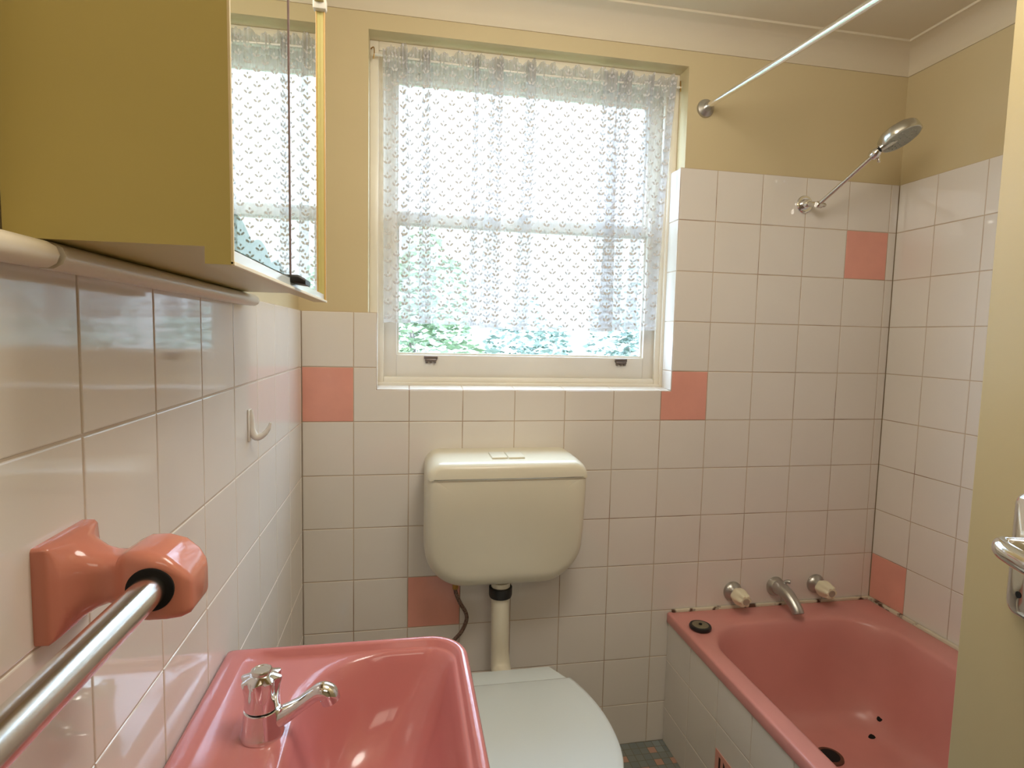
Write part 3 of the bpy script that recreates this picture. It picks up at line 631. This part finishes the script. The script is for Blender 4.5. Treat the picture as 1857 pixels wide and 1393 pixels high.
for (x, y, r, n) in ((1.676, -0.243, 0.0080, 5), (1.630, -0.266, 0.0115, 4)):
    ok, hit, nr, ix = tub.ray_cast(Vector((x-bath.location.x, y-bath.location.y, 1.0)) if False else tub.matrix_world.inverted() @ Vector((x, y, 1.0)), Vector((0, 0, -1)))
    z = (tub.matrix_world @ hit).z if ok else 0.15
    if nr.z < 0: nr = -nr
    ra = random.Random(n); u = [r*ra.uniform(0.65, 1.25) for _ in range(9)]; a_, b_, _c = basis(nr); o_ = Vector((x, y, z)); bm = bmesh.new()
    loft(bm, [[o_-nr*0.002+(a_*math.cos(i*0.698)+b_*math.sin(i*0.698))*u[i] for i in range(9)], [o_+nr*0.0025+(a_*math.cos(i*0.698)+b_*math.sin(i*0.698))*u[i]*0.7 for i in range(9)]]); finish('chip', bm, m_dark, bath)
# sealant bead (part of the bath edge)
bm = bmesh.new()
box(bm, 1.115, RW, -0.010, -0.0005, 0.428, 0.440, 0.003); box(bm, RW-0.014, RW-0.0005, -1.69, -0.010, 0.428, 0.440, 0.003)
finish('sealant', bm, m_seal, bath, smooth=40)
# plug
pl = empty('bath_plug', (1.153, -0.115, 0.431)); tag(pl, 'black rubber bath plug lying on the corner of the pink bath rim', 'plug')
bm = bmesh.new(); lathe(bm, (1.153, -0.115, 0.4312), (0, 0, 1), [(0, 0.028), (0.002, 0.031), (0.007, 0.0325), (0.011, 0.031), (0.0125, 0.028), (0.0120, 0.0245)], 36); finish('rubber', bm, m_black, pl, smooth=40)
bm = bmesh.new(); lathe(bm, (1.153, -0.115, 0.4425), (0, 0, 1), [(0, 0.0245), (0.0014, 0.0235), (0.0018, 0.020)], 32)
lathe(bm, (1.153, -0.115, 0.4440), (0, 0, 1), [(0, 0.005), (0.0035, 0.0045), (0.004, 0.003)], 14, mat=1); finish('cap', bm, [m_plugtop, m_black], pl, smooth=40)

# wall taps and spout
def bath_tap(x, z, label):
    t = empty('bath_tap', (x, 0, z)); tag(t, label, 'tap', 'bath taps')
    bm = bmesh.new(); lathe(bm, (x, 0.0, z), (0, -1, 0), [(0, 0.031), (0.003, 0.0315), (0.010, 0.029), (0.016, 0.021), (0.020, 0.0165), (0.040, 0.0150)], 32); finish('flange', bm, m_dullchrome, t, smooth=40)
    d = Vector((0.0, -1, -0.02)).normalized()
    fl = lambda th, h: 1+0.13*math.cos(6*th)*(0.35 if h < 0.04 else 1)
    bm = bmesh.new(); lathe(bm, (x, -0.028, z), d, [(0, 0.018), (0.003, 0.0240), (0.014, 0.0262), (0.024, 0.0250), (0.036, 0.0220), (0.046, 0.0195), (0.050, 0.0160)], 60, flute=fl); h = finish('handle', bm, m_knob, t, smooth=35)
    bm = bmesh.new(); lathe(bm, Vector((x, -0.028, z))+d*0.0495, d, [(0, 0.0105), (0.003, 0.0105), (0.004, 0.009), (0.003, 0.008)], 24); finish('cap', bm, simple('cap_ring', (0.42, 0.34, 0.26), 0.4), h, smooth=40)
bath_tap(1.325, 0.486, 'grey flanged bath tap with cream handle, left of the bath spout')
bath_tap(1.627, 0.494, 'grey flanged bath tap with cream handle, right of the bath spout')
sp = empty('bath_spout', (1.478, 0, 0.494)); tag(sp, 'dull chrome bath spout on the tiled wall between the two cream handled taps', 'spout')
bm = bmesh.new(); lathe(bm, (1.478, 0, 0.494), (0, -1, 0), [(0, 0.031), (0.004, 0.0315), (0.012, 0.029), (0.020, 0.024)], 32); finish('flange', bm, m_dullchrome, sp, smooth=40)
bm = bmesh.new(); tube(bm, [(1.478, -0.008, 0.494), (1.478, -0.030, 0.498), (1.481, -0.058, 0.492), (1.484, -0.084, 0.476), (1.486, -0.102, 0.460), (1.486, -0.109, 0.450)], [0.025, 0.0225, 0.0205, 0.019, 0.018, 0.0175], 20, 6)
tube(bm, [(1.488, -0.028, 0.512), (1.495, -0.034, 0.522), (1.503, -0.042, 0.523)], [0.006, 0.006, 0.007], 12, 4)
finish('nozzle', bm, m_dullchrome, sp, smooth=45)

# shower arm and head
sh = empty('shower_arm', (1.497, 0, 1.72)); tag(sh, 'chrome shower arm with round spray head fixed to the tiles above the bath', 'shower')
bm = bmesh.new(); lathe(bm, (1.497, 0, 1.722), (0, -1, 0), [(0, 0.027), (0.004, 0.0272), (0.0065, 0.0250), (0.0068, 0.0180), (0.006, 0.0150), (0.012, 0.0145), (0.020, 0.0125), (0.024, 0.009)], 36); finish('flange', bm, m_chrome, sh, smooth=40)
bm = bmesh.new(); tube(bm, [(1.497, -0.012, 1.722), (1.502, -0.034, 1.716), (1.508, -0.052, 1.712)], 0.0085, 16, 5)
lathe(bm, (1.498, -0.053, 1.711), (1, 0, 0), [(0, 0.008), (0.002, 0.010), (0.018, 0.010), (0.021, 0.007), (0.030, 0.006), (0.034, 0.003)], 18)
tube(bm, [(1.506, -0.054, 1.712), (1.531, -0.127, 1.764), (1.556, -0.200, 1.818)], [0.0062, 0.0058, 0.0062], 16, 4); finish('arm', bm, m_bchrome, sh, smooth=45)
bm = bmesh.new(); lathe(bm, (1.553, -0.192, 1.812), (0.32, -0.72, 0.62), [(0, 0.008), (0.003, 0.012), (0.010, 0.0125), (0.014, 0.014), (0.020, 0.013), (0.027, 0.010)], 20)
lathe(bm, (1.548, -0.196, 1.824), (1, 0.1, -0.25), [(0, 0.006), (0.003, 0.011), (0.012, 0.012), (0.022, 0.011), (0.026, 0.006)], 16)
lathe(bm, (1.574, -0.198, 1.815), (0.1, 0, -1), [(0, 0.004), (0.010, 0.0035), (0.014, 0.0045), (0.016, 0.002)], 12); finish('swivel_joint', bm, m_chrome, sh, smooth=45)
nrm = Vector((0.24, -0.42, -0.875)).normalized(); hc = Vector((1.605, -0.232, 1.862))
fl = lambda th, h: 1+0.012*math.cos(10*th)
bm = bmesh.new(); lathe(bm, hc-nrm*0.012, nrm, [(-0.016, 0.010), (-0.012, 0.030), (-0.006, 0.047), (0.000, 0.0515), (0.018, 0.0525), (0.022, 0.051), (0.0225, 0.048)], 60, flute=fl)
tube(bm, [(1.562, -0.212, 1.832), (1.577, -0.222, 1.846), hc+nrm*-0.006], [0.010, 0.013, 0.015], 16, 4)
hd = finish('spray_head', bm, simple('satin_grey_chrome', (0.62, 0.61, 0.56), 0.24, metal=0.95), sh, smooth=45)
bm = bmesh.new(); lathe(bm, hc+nrm*0.0095, nrm, [(0, 0.048), (0.0015, 0.0475), (0.002, 0.044)], 48)
u_, v_, _ = basis(nrm)
for rr_, k in ((0.036, 18), (0.025, 12), (0.013, 6)):
    for i in range(k):
        a = 2*PI*i/k; lathe(bm, hc+nrm*0.011+u_*rr_*math.cos(a)+v_*rr_*math.sin(a), nrm, [(0, 0.0020), (0.0025, 0.0014)], 6)
finish('spray_face', bm, simple('grey_spray_face', (0.42, 0.44, 0.38), 0.5, var=0.1, scale=60), hd, smooth=40)

# shower curtain rod
rd = empty('curtain_rod', (1.152, 0, 1.984)); tag(rd, 'bright chrome shower curtain rod running from the wall over the bath edge', 'curtain rod')
bm = bmesh.new(); lathe(bm, (1.152, PW, 1.982), (0, -1, 0), [(0, 0.026), (0.002, 0.0265), (0.008, 0.025), (0.013, 0.018), (0.017, 0.0135)], 36)
for a in (PI*0.8, PI*1.35): lathe(bm, (1.152+0.019*math.cos(a), 0.0015, 1.982+0.019*math.sin(a)), (0, -1, 0), [(0, 0.003), (0.0032, 0.003)], 8, mat=1)
finish('flange', bm, [m_dullchrome, m_dark], rd, smooth=40)
bm = bmesh.new(); lathe(bm, (1.152, 0, 1.984), (-0.002, -1.75, -0.11), [(-0.002, 0.0085), (1.755, 0.0085)], 28); finish('tube', bm, simple('bright_chrome', (0.93, 0.92, 0.91), 0.16, metal=1.0, var=0.02), rd, smooth=40)

# ---------------------------------------------------------------- open door at the right
D = Vector((0.215, 0.977, 0)).normalized(); Nn = Vector((-D.y, D.x, 0)); Edge = Vector((1.036, -1.000, 0)); Lh = 0.765
door = empty('door_1', (Edge.x-D.x*Lh, Edge.y-D.y*Lh, 0)); struct(door, 'cream painted open door with chrome lever handle')
MT = Matrix.Translation(Edge) @ Matrix((D, Nn, Vector((0, 0, 1)))).transposed().to_4x4()
bm = bmesh.new(); box(bm, -Lh, 0, -0.036, 0, 0.012, 2.04, 0.0025, 3, mtx=MT); finish('panel', bm, simple('door_cream', (0.46, 0.37, 0.20), 0.4, var=0.04, scale=4), door, smooth=40)
def dloc(a, b, z): return Edge+D*a+Nn*b+Vector((0, 0, z))
hx = -0.099
bm = bmesh.new(); loft(bm, [[dloc(hx+x, h, 1.042+z) for x, z in rrect(-0.021+i, 0.021-i, -0.075+i, 0.075-i, 0.014, 8, 3)] for h, i in ((0, 0), (0.006, 0), (0.0085, 0.002), (0.010, 0.006))]); hp = finish('handle_plate', bm, m_chrome, door, smooth=40)
bm = bmesh.new(); tube(bm, [dloc(hx, 0.006, 1.052), dloc(hx+0.002, 0.026, 1.054), dloc(hx+0.000, 0.036, 1.055), dloc(hx-0.014, 0.042, 1.053), dloc(hx-0.05, 0.041, 1.048), dloc(hx-0.10, 0.036, 1.043)], [0.010, 0.0085, 0.0085, 0.0095, 0.0095, 0.007], 20, 8, flat=1.3); finish('lever', bm, m_chrome, door, smooth=50)
bm = bmesh.new(); lathe(bm, dloc(hx, 0.010, 0.995), Nn, [(0, 0.004), (0.0006, 0.004)], 12); finish('keyhole', bm, m_dark, door)

# ---------------------------------------------------------------- garden outside
bm = bmesh.new(); box(bm, -12, 16, 0.17, 26, -0.62, -0.6); struct(finish('ground', bm, m_exgrass))
bm = bmesh.new(); box(bm, -9, 12, 9.5, 9.8, -0.6, 6.0); struct(finish('wall_sky_screen', bm, simple('sky_screen_grey', (0.27, 0.25, 0.235), 0.8, var=0.04)))  # added screen that dims the low sky so the lace pattern shows
def shrub(x, y, h, w, mat, n, label, seed):
    o = empty('shrub', (x, y, -0.6)); tag(o, label, 'shrub', 'garden shrubs outside the window'); ra = random.Random(seed); bm = bmesh.new()
    for _ in range(n):
        while True:
            p = Vector((ra.uniform(-1, 1), ra.uniform(-1, 1), ra.uniform(-1, 1)))
            if 0.35 < p.length < 1: break
        p = p*(1+0.18*math.sin(p.x*7+seed)*math.cos(p.z*6)); c = Vector((x+p.x*w, y+p.y*w*0.8, -0.6+h*0.55+p.z*h*0.47))
        a = Vector((ra.gauss(0, 1), ra.gauss(0, 1), ra.gauss(0, 1))).normalized(); u, v, _d = basis(a); s = ra.uniform(0.026, 0.055)
        bm.faces.new([bm.verts.new(c+u*s), bm.verts.new(c+v*s*0.45), bm.verts.new(c-u*s), bm.verts.new(c-v*s*0.45)])
    finish('foliage', bm, mat, o)
    bm = bmesh.new()
    for k in range(4): tube(bm, [(x+0.03*k, y, -0.6), (x+ra.uniform(-.2, .2)*w, y, -0.3+h*0.2), (x+ra.uniform(-.5, .5)*w, y+ra.uniform(-.3, .3)*w, -0.6+h*0.7)], [0.025, 0.02, 0.008], 8, 4)
    finish('stems', bm, m_lift, o, smooth=60)
shrub(0.42, 3.5, 2.75, 0.50, m_leaf1, 4200, 'yellow green shrub outside, behind the left end of the window', 1)
shrub(1.55, 4.2, 2.15, 0.62, m_leaf2, 4200, 'low grey green shrub outside, behind the middle of the lower pane', 2)
shrub(2.95, 4.5, 2.65, 0.72, m_leaf2, 4600, 'taller grey green shrub outside at the right end of the lower pane', 3)
